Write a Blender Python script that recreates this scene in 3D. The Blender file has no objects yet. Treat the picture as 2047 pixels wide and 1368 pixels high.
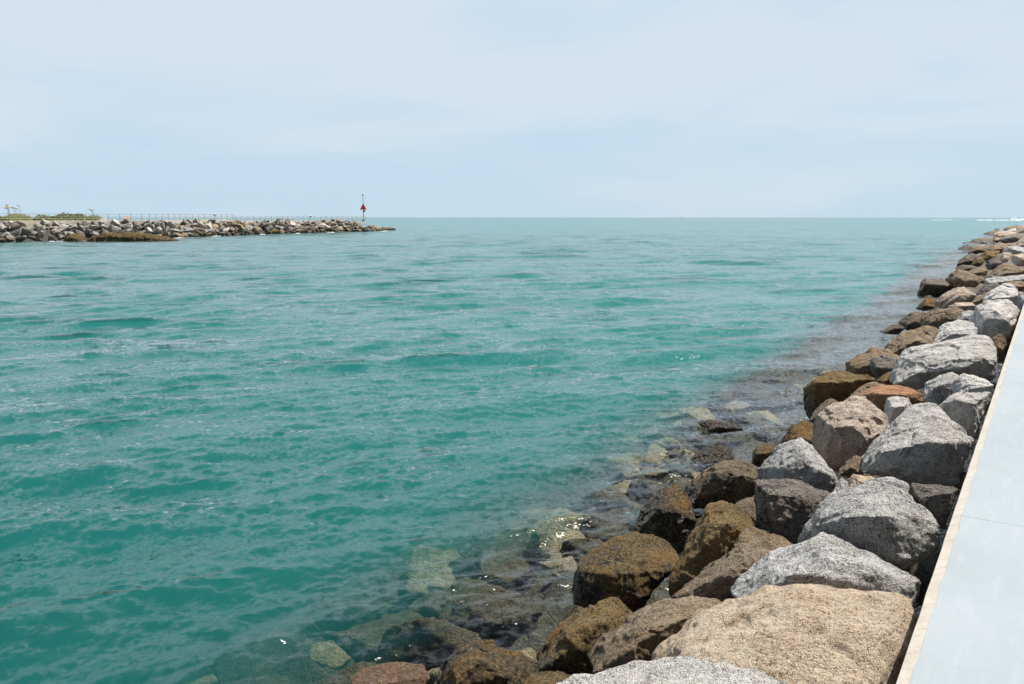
import bpy, bmesh, math, random
import numpy as np
from mathutils import Vector, Matrix, noise
from mathutils.geometry import intersect_point_line

sc = bpy.context.scene
COL = sc.collection
rad = math.radians

# ------------------------------------------------------------------ camera geometry
FPX, CX, CY = 1592.0, 1023.5, 684.0            # photo is 2047 x 1368
PITCH, YAW = rad(8.92), rad(33.87)             # down, left of the walkway's direction (+Y)
CAM = Vector((0.33, 0.0, 3.60))
WALK_Z = 1.95
FWD = Vector((-math.sin(YAW) * math.cos(PITCH), math.cos(YAW) * math.cos(PITCH), -math.sin(PITCH)))
RIGHT = Vector((math.cos(YAW), math.sin(YAW), 0))
UP = RIGHT.cross(FWD)

def ray(px, py):
    return (FWD + RIGHT * ((px - CX) / FPX) - UP * ((py - CY) / FPX)).normalized()

def on_z(px, py, z=0.0):
    d = ray(px, py)
    return CAM + d * ((z - CAM.z) / d.z)

# ------------------------------------------------------------------ object helpers
def link(name, me, mat=None, parent=None):
    o = bpy.data.objects.new(name, me)
    COL.objects.link(o)
    if mat:
        me.materials.append(mat)
    if parent:
        o.parent = parent
    return o

def tag(o, label=None, cat=None, group=None, kind=None):
    if label: o['label'] = label
    if cat: o['category'] = cat
    if group: o['group'] = group
    if kind: o['kind'] = kind
    return o

def empty(name, loc):
    o = bpy.data.objects.new(name, None)
    o.empty_display_size = 0.3
    o.location = loc
    COL.objects.link(o)
    return o

class MB:
    def __init__(self): self.v, self.f = [], []
    def add(self, v, f):
        b = len(self.v); self.v += [tuple(p) for p in v]; self.f += [tuple(i + b for i in q) for q in f]
        return self
    def box(self, a, b):
        (x0, y0, z0), (x1, y1, z1) = a, b
        return self.add([(x0,y0,z0),(x1,y0,z0),(x1,y1,z0),(x0,y1,z0),(x0,y0,z1),(x1,y0,z1),(x1,y1,z1),(x0,y1,z1)],
                        [(3,2,1,0),(4,5,6,7),(0,1,5,4),(1,2,6,5),(2,3,7,6),(3,0,4,7)])
    def tube(self, a, b, r0, r1=None, n=8):
        r1 = r0 if r1 is None else r1
        a, b = Vector(a), Vector(b); d = (b - a).normalized()
        u = d.orthogonal().normalized(); w = d.cross(u)
        v = []
        for p, r in ((a, r0), (b, r1)):
            v += [p + (u * math.cos(2*math.pi*i/n) + w * math.sin(2*math.pi*i/n)) * r for i in range(n)]
        f = [(i, (i+1) % n, n + (i+1) % n, n + i) for i in range(n)]
        f += [tuple(range(n))[::-1], tuple(range(n, 2*n))]
        return self.add(v, f)
    def build(self, name, mat, parent=None, smooth=False):
        me = bpy.data.meshes.new(name); me.from_pydata(self.v, [], self.f); me.validate(); me.update()
        if smooth: me.polygons.foreach_set('use_smooth', [True] * len(me.polygons))
        return link(name, me, mat, parent)

# ------------------------------------------------------------------ materials
def nmat(name):
    m = bpy.data.materials.new(name); m.use_nodes = True
    nt = m.node_tree; nt.nodes.clear()
    out = nt.nodes.new('ShaderNodeOutputMaterial')
    return m, nt, out

class G:
    """small node-graph helper"""
    def __init__(s, nt): s.nt = nt
    def n(s, t, **kw):
        x = s.nt.nodes.new(t)
        for k, v in kw.items(): setattr(x, k, v)
        return x
    def set(s, node, key, val):
        if hasattr(val, 'is_linked') or isinstance(val, bpy.types.NodeSocket): s.nt.links.new(val, node.inputs[key])
        else: node.inputs[key].default_value = val
    def noise(s, vec, scale, detail=4, rough=.55, dist=0.0):
        x = s.n('ShaderNodeTexNoise'); s.set(x, 'Vector', vec); s.set(x, 'Scale', scale); s.set(x, 'Detail', detail)
        s.set(x, 'Roughness', rough); s.set(x, 'Distortion', dist); return x.outputs['Fac']
    def vor(s, vec, scale, feature='F1', out='Distance'):
        x = s.n('ShaderNodeTexVoronoi', feature=feature); s.set(x, 'Vector', vec); s.set(x, 'Scale', scale); return x.outputs[out]
    def math(s, op, a, b=0.0, c=None, clamp=False):
        x = s.n('ShaderNodeMath', operation=op, use_clamp=clamp); s.set(x, 0, a); s.set(x, 1, b)
        if c is not None: s.set(x, 2, c)
        return x.outputs[0]
    def rng(s, v, a, b, c=0.0, d=1.0, smooth=False):
        x = s.n('ShaderNodeMapRange', clamp=True, interpolation_type='SMOOTHSTEP' if smooth else 'LINEAR')
        s.set(x, 'Value', v); s.set(x, 'From Min', a); s.set(x, 'From Max', b); s.set(x, 'To Min', c); s.set(x, 'To Max', d)
        return x.outputs[0]
    def mix(s, f, a, b, mode='MIX'):
        x = s.n('ShaderNodeMix', data_type='RGBA', blend_type=mode)
        s.set(x, 0, f); s.set(x, 6, col(a)); s.set(x, 7, col(b)); return x.outputs[2]
    def mapping(s, vec, scale=(1,1,1), rot=(0,0,0), loc=(0,0,0)):
        x = s.n('ShaderNodeMapping'); s.set(x, 'Vector', vec)
        x.inputs['Scale'].default_value = scale; x.inputs['Rotation'].default_value = rot; x.inputs['Location'].default_value = loc
        return x.outputs[0]
    def bump(s, h, dist=1.0, strength=1.0, normal=None):
        x = s.n('ShaderNodeBump'); s.set(x, 'Height', h); s.set(x, 'Distance', dist); s.set(x, 'Strength', strength)
        if normal is not None: s.set(x, 'Normal', normal)
        return x.outputs[0]

def col(c):
    return (c[0], c[1], c[2], 1.0) if isinstance(c, (tuple, list)) and len(c) == 3 else c

def plain(name, c, rough=.6, metal=0.0, var=.15, scale=8):
    m, nt, out = nmat(name); g = G(nt)
    p = g.n('ShaderNodeTexCoord').outputs['Object']
    f = g.noise(p, scale, 4)
    b = g.n('ShaderNodeBsdfPrincipled'); g.set(b, 'Roughness', rough); g.set(b, 'Metallic', metal)
    lo = tuple(x * (1 - var) for x in c); hi = tuple(min(1, x * (1 + var)) for x in c)
    g.set(b, 'Base Color', g.mix(f, lo, hi))
    nt.links.new(b.outputs[0], out.inputs[0])
    return m

def rock_mat(name, light, dark, warm, warm_amt=.35, speck=.5, algae=1.0, grain=1.0, coarse=1.0):
    """granite: light matrix, dark mica specks, warm iron stain; wet brown weed band by height above the water"""
    m, nt, out = nmat(name); g = G(nt)
    geo = g.n('ShaderNodeNewGeometry'); P = geo.outputs['Position']
    z = g.n('ShaderNodeSeparateXYZ'); g.set(z, 0, P); z = z.outputs[2]
    info = g.n('ShaderNodeObjectInfo').outputs['Random']
    n_big = g.noise(P, 1.3, 4, .6)
    n_mid = g.noise(P, 6.0, 6, .68)
    n_gr = g.noise(P, 165.0 * grain, 2, .6)
    n_gr2 = g.noise(g.mapping(P, (1, 1, 2.0), (0.5, 0.3, 0.2)), 52.0 * grain, 5, .80)
    lum = g.math('ADD', g.math('MULTIPLY', n_gr, .55), g.math('MULTIPLY', n_gr2, .45))
    # patches where the dark mineral is denser
    thr = g.rng(n_mid, .34, .66, -.035, .045)
    sp = g.rng(g.math('SUBTRACT', lum, thr), .425 + .05 * (speck - .5), .53 + .05 * (speck - .5))
    c = g.mix(sp, dark, light)
    c = g.mix(g.rng(n_mid, .52, .74, 0, .35), c, tuple(x * .68 for x in light))
    c = g.mix(g.math('MULTIPLY', g.rng(g.math('ADD', g.math('MULTIPLY', n_big, .6), g.math('MULTIPLY', n_mid, .4)), .46, .64), warm_amt), c, warm)
    c = g.mix(g.math('MULTIPLY', g.rng(sp, .45, 0), .75), c, dark)
    v = g.n('ShaderNodeHueSaturation'); g.set(v, 'Color', c); g.set(v, 'Value', g.rng(info, 0, 1, .88, 1.12)); c = v.outputs[0]
    # splash zone: ochre film, then dark weed and barnacles close to the water
    zz = g.math('ADD', z, g.math('MULTIPLY', g.math('SUBTRACT', n_big, .5), 1.2))
    zz = g.math('ADD', zz, g.math('MULTIPLY', g.math('SUBTRACT', n_mid, .5), 1.3))
    f_ochre = g.math('MULTIPLY', g.math('MULTIPLY', g.rng(zz, .92, .34, 0, .80, True), g.rng(info, 0, 1, .45, 1)), algae)
    f_weed = g.math('MULTIPLY', g.rng(zz, .60, .20, 0, .95, True), algae)
    wet = g.noise(P, 34.0 * grain, 4, .75)
    och = g.mix(g.rng(wet, .47, .60), (.014, .011, .007), (.31, .215, .095))
    och = g.mix(g.rng(n_big, .50, .62, 0, .7), och, g.mix(g.rng(wet, .40, .60), (.05, .020, .006), (.46, .20, .045)))
    weed = g.mix(g.rng(wet, .50, .64), (.008, .007, .005), (.26, .19, .085))
    c = g.mix(f_ochre, c, och); c = g.mix(f_weed, c, weed)
    b = g.n('ShaderNodeBsdfPrincipled')
    g.set(b, 'Base Color', c)
    g.set(b, 'Roughness', g.rng(f_weed, 0, .9, .85, .38))
    g.set(b, 'Specular IOR Level', g.rng(f_weed, 0, .9, .2, .5))
    crk = g.vor(g.mapping(P, (1, 1, 1.8), (.4, .2, .6)), 2.6, 'DISTANCE_TO_EDGE')
    h = g.math('ADD', g.math('MULTIPLY', n_gr2, .042 * coarse), g.math('MULTIPLY', n_gr, .009))
    h = g.math('ADD', h, g.math('MULTIPLY', n_mid, .10 * coarse))
    h = g.math('ADD', h, g.math('MULTIPLY', g.rng(crk, 0, .05), .012 * coarse))
    h = g.math('ADD', h, g.math('MULTIPLY', g.math('MULTIPLY', wet, f_ochre), .03))
    nrm = g.bump(h, 1.0, 1.0)
    g.set(b, 'Normal', nrm)
    nt.links.new(b.outputs[0], out.inputs[0])
    return m

ROCK = {
 'pale':  rock_mat('pale_granite',  (.93,.885,.82), (.06,.06,.068), (.60,.53,.45), .22, .20),
 'grey':  rock_mat('grey_granite',  (.80,.775,.735), (.030,.031,.036), (.46,.40,.32), .25, .42),
 'far_pale': rock_mat('far_pale_granite', (.66,.61,.54), (.10,.095,.09), (.44,.36,.27), .4, .45),
 'far_grey': rock_mat('far_grey_granite', (.46,.43,.385), (.05,.048,.045), (.30,.235,.165), .5, .5),
 'dark':  rock_mat('dark_granite',  (.40,.355,.31), (.016,.016,.018), (.28,.205,.145), .4, .66, coarse=1.5),
 'tan':   rock_mat('tan_granite',   (.98,.80,.60), (.17,.105,.055), (.70,.47,.27), .40, .12, algae=.12),
 'brown': rock_mat('brown_granite', (.46,.36,.25), (.030,.024,.018), (.32,.19,.08), .6, .5),
 'ochre': rock_mat('weedy_granite', (.42,.30,.14), (.018,.014,.008), (.38,.19,.04), .7, .56, coarse=1.4),
 'orange':rock_mat('orange_granite',(.68,.40,.24), (.09,.055,.04), (.58,.28,.12), .6, .30, algae=.6),
 'pink':  rock_mat('pinkish_granite',(.78,.64,.51), (.09,.068,.056), (.60,.42,.28), .4, .36),
}

# ------------------------------------------------------------------ ground profile of the near jetty
TOE = [(-20, 3.3), (3, 3.35), (7, 3.4), (16, 3.75), (35, 4.1), (78, 6.4), (268, 11.5), (400, 13)]
def toe(y):
    for (a, b), (c, d) in zip(TOE, TOE[1:]):
        if y <= c: return b + (d - b) * (max(y, a) - a) / (c - a)
    return TOE[-1][1]
def slope_z(x, y):
    """mean height of the stones' faces; x < 0 is the water side"""
    t = -x
    if t < 0: return 1.62
    return 1.62 * (1 - t / toe(y))

def slope_dist(px, py):
    d = ray(px, py); s = 1.2
    while s < 600:
        p = CAM + d * s
        if p.z <= max(slope_z(p.x, p.y), -.06): return s
        s *= 1.004
    return s

# ------------------------------------------------------------------ boulders
def finish_rock(pts, name, size, seed, vox=42, smooth_it=1, amp=1.0, chips=5):
    """convex hull of pts -> voxel remesh -> rounding -> broken-stone relief; returns mesh centred on origin and its centre"""
    bm = bmesh.new()
    for p in pts: bm.verts.new(p)
    r = bmesh.ops.convex_hull(bm, input=bm.verts)
    junk = [e for e in r['geom_interior'] + r['geom_unused'] if isinstance(e, bmesh.types.BMVert)]
    if junk: bmesh.ops.delete(bm, geom=list(set(junk)), context='VERTS')
    loose = [v for v in bm.verts if not v.link_faces]
    if loose: bmesh.ops.delete(bm, geom=loose, context='VERTS')
    # knock off corners: flat fracture faces
    rnd = random.Random(seed * 13 + 1)
    for _ in range(chips):
        n = Vector((rnd.gauss(0, 1), rnd.gauss(0, 1), rnd.gauss(0, 1))).normalized()
        far_ = max(v.co.dot(n) for v in bm.verts)
        bmesh.ops.bisect_plane(bm, geom=bm.verts[:] + bm.edges[:] + bm.faces[:], plane_co=n * (far_ - size * rnd.uniform(.006, .032)), plane_no=n, clear_outer=True)
        q = [v.co.copy() for v in bm.verts]; bm.clear()
        for p in q: bm.verts.new(p)
        r = bmesh.ops.convex_hull(bm, input=bm.verts)
        junk = [x for x in r['geom_interior'] + r['geom_unused'] if isinstance(x, bmesh.types.BMVert)]
        if junk: bmesh.ops.delete(bm, geom=list(set(junk)), context='VERTS')
    c = sum((v.co for v in bm.verts), Vector()) / len(bm.verts)
    for v in bm.verts: v.co -= c
    me = bpy.data.meshes.new('tmp'); bm.to_mesh(me); bm.free()
    o = bpy.data.objects.new('tmp', me); COL.objects.link(o)
    md = o.modifiers.new('r', 'REMESH'); md.mode = 'VOXEL'; md.voxel_size = size / (vox * 1.35)
    ev = o.evaluated_get(bpy.context.evaluated_depsgraph_get())
    out = bpy.data.meshes.new_from_object(ev)
    bpy.data.objects.remove(o); bpy.data.meshes.remove(me)
    out.name = name
    n = len(out.vertices)
    co = np.empty(n * 3); out.vertices.foreach_get('co', co); co = co.reshape(-1, 3)
    ne = len(out.edges); ed = np.empty(ne * 2, dtype=np.int32); out.edges.foreach_get('vertices', ed); ed = ed.reshape(-1, 2)
    deg = np.bincount(ed.ravel(), minlength=n).astype(float)[:, None]
    for _ in range(smooth_it):
        acc = np.zeros_like(co)
        for k in range(3):
            acc[:, k] = np.bincount(ed[:, 0], co[ed[:, 1], k], n) + np.bincount(ed[:, 1], co[ed[:, 0], k], n)
        co = co * .4 + (acc / deg) * .6
    out.vertices.foreach_set('co', co.ravel()); out.update()
    nr = np.empty(n * 3); out.vertices.foreach_get('normal', nr); nr = nr.reshape(-1, 3)
    off = Vector((seed * 7.31, seed * 3.17, seed * 1.77))
    dsp = np.empty(n)
    k1, k2, k3 = 1.6 / size, 4.5 / size, 11.0 / size
    for i in range(n):
        p = Vector(co[i])
        a = noise.noise(p * k1 + off)
        b = 1 - abs(noise.noise(p * k2 - off)) * 2
        q = noise.noise(p * k3 + off * 2)
        q2 = noise.noise(p * k3 * 2.3 - off)
        dd, pp = noise.voronoi(p * (3.1 / size) + off + Vector((a, b, q)) * .16)
        cellv = noise.cell(pp[0] * 9.7 + off) * 2 - 1
        led = cellv * min(1.0, .3 + (dd[1] - dd[0]) * 9.0) * .009
        dsp[i] = led + .026 * a + .014 * b + .013 * q + .009 * q2
    co += nr * (dsp[:, None] * size * amp)
    out.vertices.foreach_set('co', co.ravel())
    out.polygons.foreach_set('use_smooth', [True] * len(out.polygons))
    out.update()
    return out, c

BOULDERS = []
def boulder(key, mat, label, outline, ridge=(), d=1.0, back=.85, vox=42, dist=None, name='boulder', group='boulders along the near jetty', amp=1.0, raise_=0.0):
    xs = [p[0] for p in outline]; ys = [p[1] for p in outline]
    ax = sum(xs) / len(xs); ay = min(ys) + .62 * (max(ys) - min(ys))
    cx = (min(xs) + max(xs)) / 2; cy = (min(ys) + max(ys)) / 2
    D = (dist if dist else slope_dist(ax, ay)) * d
    w = (max(xs) - min(xs)); h = (max(ys) - min(ys))
    m_px = D / FPX / math.hypot(1, (cx - CX) / FPX)
    size = (w * .6 + h * .4) * m_px
    pts = []
    for (x, y) in outline:
        x2 = cx + (x - cx) * 1.025; y2 = cy + (y - cy) * 1.025
        dd = slope_dist(x, y) * d - D
        dd = max(-.10 * size, min(.42 * size, dd))
        pts.append(CAM + ray(x2, y2) * (D + dd))
    for (x, y, f) in ridge:
        pts.append(CAM + ray(x, y) * (D - f * size))
    if not ridge:
        pts.append(CAM + ray(cx, cy + .05 * h) * (D - .22 * size))
        pts.append(CAM + ray(cx - .2 * w, cy + .2 * h) * (D - .16 * size))
        pts.append(CAM + ray(cx + .2 * w, cy + .18 * h) * (D - .16 * size))
    for (x, y) in outline[::2]:
        pts.append(CAM + ray(cx + (x - cx) * .74, cy + (y - cy) * .70 + .06 * h) * (D + back * size))
    seed = len(BOULDERS) + 1
    me, c = finish_rock(pts, name, size, seed, vox=vox, amp=amp)
    o = link(name, me, ROCK[mat]); o.location = c + Vector((0, 0, raise_))
    tag(o, label, 'boulder', group)
    BOULDERS.append((key, o, size, D))
    return o
# ------------------------------------------------------------------ near jetty, stone by stone (outline in photo pixels gives each stone's extent; its distance comes from the slope it lies on)
B = boulder
B('white_front','pale','almost white speckled boulder cut off by the bottom edge, before the tan one',
  [(1095,1385),(1121,1366),(1149,1350),(1182,1346),(1217,1343),(1247,1335),(1282,1326),(1344,1320),(1400,1318),(1450,1324),(1499,1336),(1534,1350),(1571,1365),(1600,1400),(1560,1480),(1400,1520),(1200,1500),(1100,1440)],
  [(1300,1400,.3),(1450,1400,.3)], vox=60, d=.86)
B('tan','tan','huge smooth sandy tan boulder against the walkway, largest of the foreground',
  [(1300,1330),(1325,1283),(1348,1266),(1374,1241),(1405,1224),(1442,1211),(1481,1199),(1538,1178),(1587,1170),(1645,1176),(1684,1182),(1733,1184),(1786,1193),(1808,1206),(1821,1234),(1817,1250),(1794,1312),(1780,1363),(1760,1430),(1600,1470),(1420,1450),(1310,1380)],
  [(1470,1400,.52),(1620,1420,.52),(1735,1380,.36),(1560,1300,.34),(1390,1330,.28),(1770,1270,.14)], vox=75)
B('cracked','brown','low brown grey boulder with a dark crack, left of the huge tan boulder',
  [(1174,1305),(1194,1275),(1225,1255),(1270,1240),(1281,1222),(1315,1204),(1354,1194),(1393,1193),(1407,1200),(1432,1201),(1446,1211),(1440,1240),(1350,1300),(1300,1345),(1190,1350)],
  [(1300,1250,.2),(1380,1230,.15),(1260,1300,.25)], vox=55)
B('rusty','ochre','rusty brown peaked boulder with orange patches beside the cracked grey one',
  [(1070,1318),(1106,1263),(1129,1242),(1159,1215),(1198,1207),(1225,1193),(1245,1200),(1258,1216),(1276,1236),(1240,1290),(1200,1345),(1150,1352),(1078,1345)],
  [(1150,1260,.2),(1210,1240,.2),(1120,1310,.25)], vox=55)
B('barnacle','ochre','barnacle covered dark mound at the bottom edge, leftmost dry boulder',
  [(872,1385),(886,1345),(893,1318),(916,1311),(932,1294),(955,1284),(968,1286),(996,1294),(1035,1308),(1071,1324),(1076,1345),(1092,1400),(1050,1440),(960,1450),(885,1420)],
  [(960,1320,.22),(1010,1350,.25),(920,1360,.22)], vox=55, amp=1.3)
B('small_ochre','ochre','small ochre stone at the bottom edge beside the almost white boulder',
  [(1045,1362),(1062,1348),(1092,1340),(1125,1342),(1147,1354),(1140,1385),(1100,1405),(1040,1395)])
B('orange_wash','orange','orange topped stone just breaking the surface at the bottom edge',
  [(700,1368),(735,1348),(790,1338),(845,1344),(858,1368),(840,1400),(770,1412),(705,1398)], back=.6, raise_=.06)
B('block','ochre','ochre flat topped block with a dark front standing in the water',
  [(1147,1205),(1150,1163),(1158,1124),(1185,1100),(1222,1078),(1259,1066),(1297,1071),(1327,1078),(1351,1102),(1357,1118),(1341,1140),(1325,1158),(1290,1188),(1281,1213),(1240,1222),(1180,1222)],
  [(1160,1142,.20),(1218,1148,.34),(1270,1143,.34),(1306,1131,.16),(1225,1205,.28),(1160,1200,.18),(1272,1200,.26)], vox=60)
B('cave','ochre','dark peaked boulder with a black hollow under it at the waterline',
  [(1270,1063),(1272,1036),(1297,1001),(1316,976),(1336,969),(1358,970),(1371,992),(1384,1016),(1390,1043),(1380,1083),(1343,1086),(1300,1076)],
  [(1321,1014,.24),(1345,1020,.24),(1320,1050,.1)], vox=50, amp=1.3)
B('tall_orange','ochre','tall leaning ochre boulder with an orange right edge',
  [(1343,1185),(1345,1157),(1367,1117),(1389,1078),(1404,1043),(1413,1010),(1446,1001),(1468,1011),(1490,1034),(1512,1052),(1505,1085),(1450,1140),(1385,1198),(1355,1200)],
  [(1418,1045,.16),(1455,1045,.26),(1404,1097,.28),(1385,1150,.24)], vox=55)
B('brown_cap','brown','small brown stone peeping out between the tall ochre and the white triangular boulder',
  [(1441,1105),(1465,1074),(1480,1058),(1508,1055),(1536,1065),(1545,1085),(1520,1120),(1460,1135)])
B('mottled','brown','mottled grey brown boulder with a black pitted side, left of the white triangular one',
  [(1343,1195),(1367,1178),(1415,1132),(1450,1108),(1490,1097),(1529,1076),(1548,1065),(1563,1069),(1581,1084),(1593,1099),(1570,1165),(1490,1202),(1440,1209),(1395,1205)],
  [(1500,1112,.16),(1440,1150,.22),(1510,1165,.24)], vox=55)
B('triangle','grey','broad triangular light grey boulder with a long ridge, behind the huge tan one',
  [(1462,1180),(1475,1160),(1503,1131),(1557,1104),(1602,1093),(1630,1075),(1642,1066),(1661,1068),(1686,1081),(1715,1098),(1773,1129),(1808,1150),(1841,1166),(1844,1182),(1834,1214),(1780,1222),(1600,1222),(1490,1215)],
  [(1660,1110,.16),(1750,1145,.26),(1690,1168,.32),(1590,1150,.3),(1800,1190,.2)], vox=70)
B('great_grey','grey','great grey boulder with a white top and shaded face, touching the walkway edge',
  [(1602,1089),(1602,1068),(1621,1050),(1635,1009),(1668,986),(1728,967),(1750,956),(1778,953),(1808,962),(1822,981),(1832,1000),(1867,1039),(1879,1065),(1876,1085),(1860,1108),(1808,1138),(1760,1138),(1680,1110)],
  [(1640,1046,.24),(1672,1033,.34),(1726,1030,.42),(1773,1031,.42),(1795,1070,.36),(1806,1122,.28),(1690,1090,.25),(1845,1070,.16)], vox=70)
B('dark_cube','dark','dark angular boulder with a lit top edge, left of the great grey boulder',
  [(1512,964),(1550,959),(1602,961),(1630,974),(1661,988),(1646,1005),(1630,1025),(1610,1060),(1600,1098),(1555,1080),(1515,1055),(1513,1014)],
  [(1530,985,.26),(1600,992,.26),(1620,1010,.2),(1560,1060,.26)], vox=60, amp=1.4)
B('pyramid','pale','big pale pyramid shaped boulder with a shaded lower face, beside the walkway',
  [(1722,946),(1724,917),(1740,896),(1775,857),(1806,831),(1818,814),(1855,803),(1868,806),(1888,827),(1916,859),(1946,884),(1939,901),(1929,926),(1914,964),(1888,972),(1822,970),(1770,950)],
  [(1765,900,.22),(1816,894,.36),(1857,884,.38),(1894,886,.3),(1785,936,.26),(1850,950,.3)], vox=65)
B('banded','pink','banded pinkish brown boulder with dark grooves, left of the pale pyramid',
  [(1625,884),(1625,853),(1631,829),(1648,820),(1682,810),(1711,793),(1726,794),(1740,806),(1757,820),(1769,828),(1774,856),(1740,897),(1711,910),(1682,942),(1662,940),(1641,920)],
  [(1662,851,.24),(1734,880,.25),(1652,898,.2),(1710,850,.26)], vox=60, amp=1.3)
B('grey_tooth','grey','tooth shaped grey boulder with a brown right flank above the brown wet mound',
  [(1511,960),(1513,937),(1537,915),(1553,899),(1580,880),(1593,875),(1602,877),(1620,891),(1641,915),(1666,948),(1676,962),(1668,986),(1630,985),(1560,975)],
  [(1601,900,.14),(1641,943,.24),(1569,935,.22),(1610,960,.25)], vox=55)
B('ochre_step','ochre','small ochre step with a black face left of the grey tooth boulder',
  [(1503,934),(1505,904),(1513,892),(1529,889),(1553,891),(1557,902),(1530,935),(1514,938)],
  [(1511,908,.22),(1538,905,.28)])
B('ochre_wedge','ochre','ochre wedge boulder at the waterline below the banded boulder',
  [(1560,885),(1574,865),(1583,849),(1611,839),(1625,851),(1627,883),(1624,895),(1590,900)])
B('lone','brown','lone dark boulder standing in the shallows off the brown wet mound',
  [(1378,922),(1392,908),(1419,891),(1431,891),(1440,897),(1456,896),(1463,907),(1467,919),(1455,940),(1408,946),(1381,938)], amp=1.3)
B('wet_mound','brown','broad brown glistening wet mound at the waterline behind the tall ochre boulder',
  [(1367,1000),(1369,975),(1392,953),(1424,934),(1450,923),(1473,921),(1497,928),(1513,938),(1517,960),(1509,990),(1470,1012),(1415,1015),(1378,1012)],
  [(1437,943,.22),(1490,950,.2),(1430,985,.24)], vox=55, amp=1.4)
B('sliver','brown','brown sliver of stone wedged behind the tall ochre boulder',
  [(1462,1015),(1478,1002),(1509,990),(1518,1000),(1518,1048),(1490,1048)])
B('reef','ochre','flat weed covered stone awash, out in the shallows beyond the lone dark boulder',
  [(1395,856),(1413,852),(1429,859),(1450,860),(1473,860),(1486,868),(1479,876),(1448,877),(1420,873)], back=.4, amp=1.5, raise_=.10)
B('chip','grey','small grey chip of stone behind the great grey boulder, on its left',
  [(1664,985),(1674,967),(1682,955),(1701,967),(1700,985),(1680,992)])
B('cream_chip','tan','small cream coloured stone peeping over the great grey boulder',
  [(1696,960),(1705,947),(1747,955),(1752,968),(1728,978),(1700,978)])
B('shadow_brown','dark','brown topped boulder with a black face right behind the great grey one',
  [(1818,985),(1822,967),(1879,970),(1915,978),(1902,1014),(1885,1058),(1865,1048),(1835,1010)],
  [(1836,996,.14),(1903,984,.24),(1880,1020,.2)])
B('brown_wedge','brown','brown wedge stone between the banded boulder and the pale pyramid',
  [(1676,950),(1679,936),(1695,920),(1711,909),(1725,917),(1724,948),(1700,956)])
B('stub','pale','small pale block standing behind the left shoulder of the pale pyramid',
  [(1767,812),(1774,796),(1795,793),(1818,795),(1822,815),(1806,837),(1777,855),(1771,835)],
  [(1785,815,.2),(1808,812,.2)])
B('orange','orange','orange pink flat boulder in the middle of the slope',
  [(1712,795),(1716,789),(1734,777),(1775,770),(1795,769),(1822,775),(1837,786),(1846,803),(1822,812),(1765,822),(1745,816)],
  [(1750,788,.22),(1800,790,.2)])
B('brown_back','brown','brown stone behind the orange pink flat boulder, on its left',
  [(1692,800),(1705,785),(1719,773),(1744,763),(1771,768),(1760,785),(1715,805)])
B('dark_ledge','ochre','large dark brown ledge boulder with a black face at the waterline',
  [(1604,776),(1629,759),(1652,744),(1678,743),(1703,749),(1732,752),(1750,759),(1722,777),(1695,800),(1662,812),(1637,822),(1620,840),(1611,820),(1615,790)],
  [(1633,765,.22),(1678,763,.28),(1706,760,.22),(1650,805,.2)], vox=55, amp=1.4)
B('brown_tip','brown','small brown pointed stone below the dark brown ledge boulder',
  [(1617,843),(1627,822),(1645,806),(1660,796),(1681,806),(1678,818),(1648,826),(1628,845)])
B('blue_grey','grey','blue grey rounded boulder above the right end of the orange pink one',
  [(1846,800),(1849,767),(1877,751),(1902,744),(1917,752),(1918,775),(1898,800),(1871,810)],
  [(1870,775,.2),(1895,765,.2),(1880,800,.2)])
B('white_wall','pale','white boulder against the walkway, behind the blue grey rounded one',
  [(1900,775),(1918,751),(1927,747),(1970,759),(1985,771),(1984,786),(1960,800),(1916,800)])
B('speckled_wall','pale','white topped boulder with a dark speckled face against the walkway, behind the pale pyramid',
  [(1876,812),(1900,792),(1917,785),(1945,790),(1979,785),(1977,803),(1964,832),(1948,882),(1925,868),(1898,838)],
  [(1915,800,.2),(1950,808,.24),(1940,850,.2)])
B('long_white','pale','long white boulder lying across the upper slope',
  [(1782,758),(1791,742),(1800,715),(1810,698),(1858,690),(1911,683),(1943,674),(1970,676),(1982,690),(1988,725),(1982,756),(1947,760),(1891,755),(1849,770),(1824,779),(1786,770)],
  [(1880,740,.26),(1930,735,.3),(1836,746,.26),(1869,714,.16),(1960,720,.26)], vox=60)
B('white_shelf','pale','white weathered boulder lying just beyond the long white one',
  [(1866,692),(1873,665),(1880,652),(1891,646),(1918,640),(1950,645),(1985,655),(1990,676),(1943,685),(1911,692)],
  [(1900,668,.2),(1950,670,.22)], vox=50)
B('white_hump','pale','tall white hump backed boulder against the walkway',
  [(1930,665),(1947,624),(1952,613),(1974,602),(2014,601),(2034,613),(2040,622),(2028,658),(2014,672),(1985,682),(1950,680)],
  [(1969,640,.22),(2014,640,.28),(1990,620,.14)], vox=50)
B('white_crown','pale','white topped boulder farthest against the walkway before it leaves the picture',
  [(1963,602),(1968,593),(1985,580),(2006,568),(2022,569),(2033,579),(2037,592),(2035,612),(2000,615),(1972,608)],
  [(1985,597,.18),(2015,595,.24)])
B('dark_gap','brown','small dark brown stone at the walkway above the end of the long white boulder',
  [(1978,684),(1985,675),(1999,668),(2008,674),(2013,688),(2000,712),(1986,715)])
B('brown_flat','brown','grey brown sloping slab left of the white weathered boulder',
  [(1766,703),(1780,683),(1804,667),(1827,663),(1853,651),(1873,657),(1883,671),(1870,692),(1811,706),(1800,718),(1772,712)],
  [(1830,680,.16),(1800,698,.2)])
B('brown_round','brown','brown rounded boulder at the waterline below the sloping slab',
  [(1690,744),(1693,727),(1715,711),(1742,696),(1775,700),(1796,713),(1805,726),(1790,755),(1751,762),(1715,757)],
  [(1745,725,.2),(1715,740,.2)])
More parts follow.
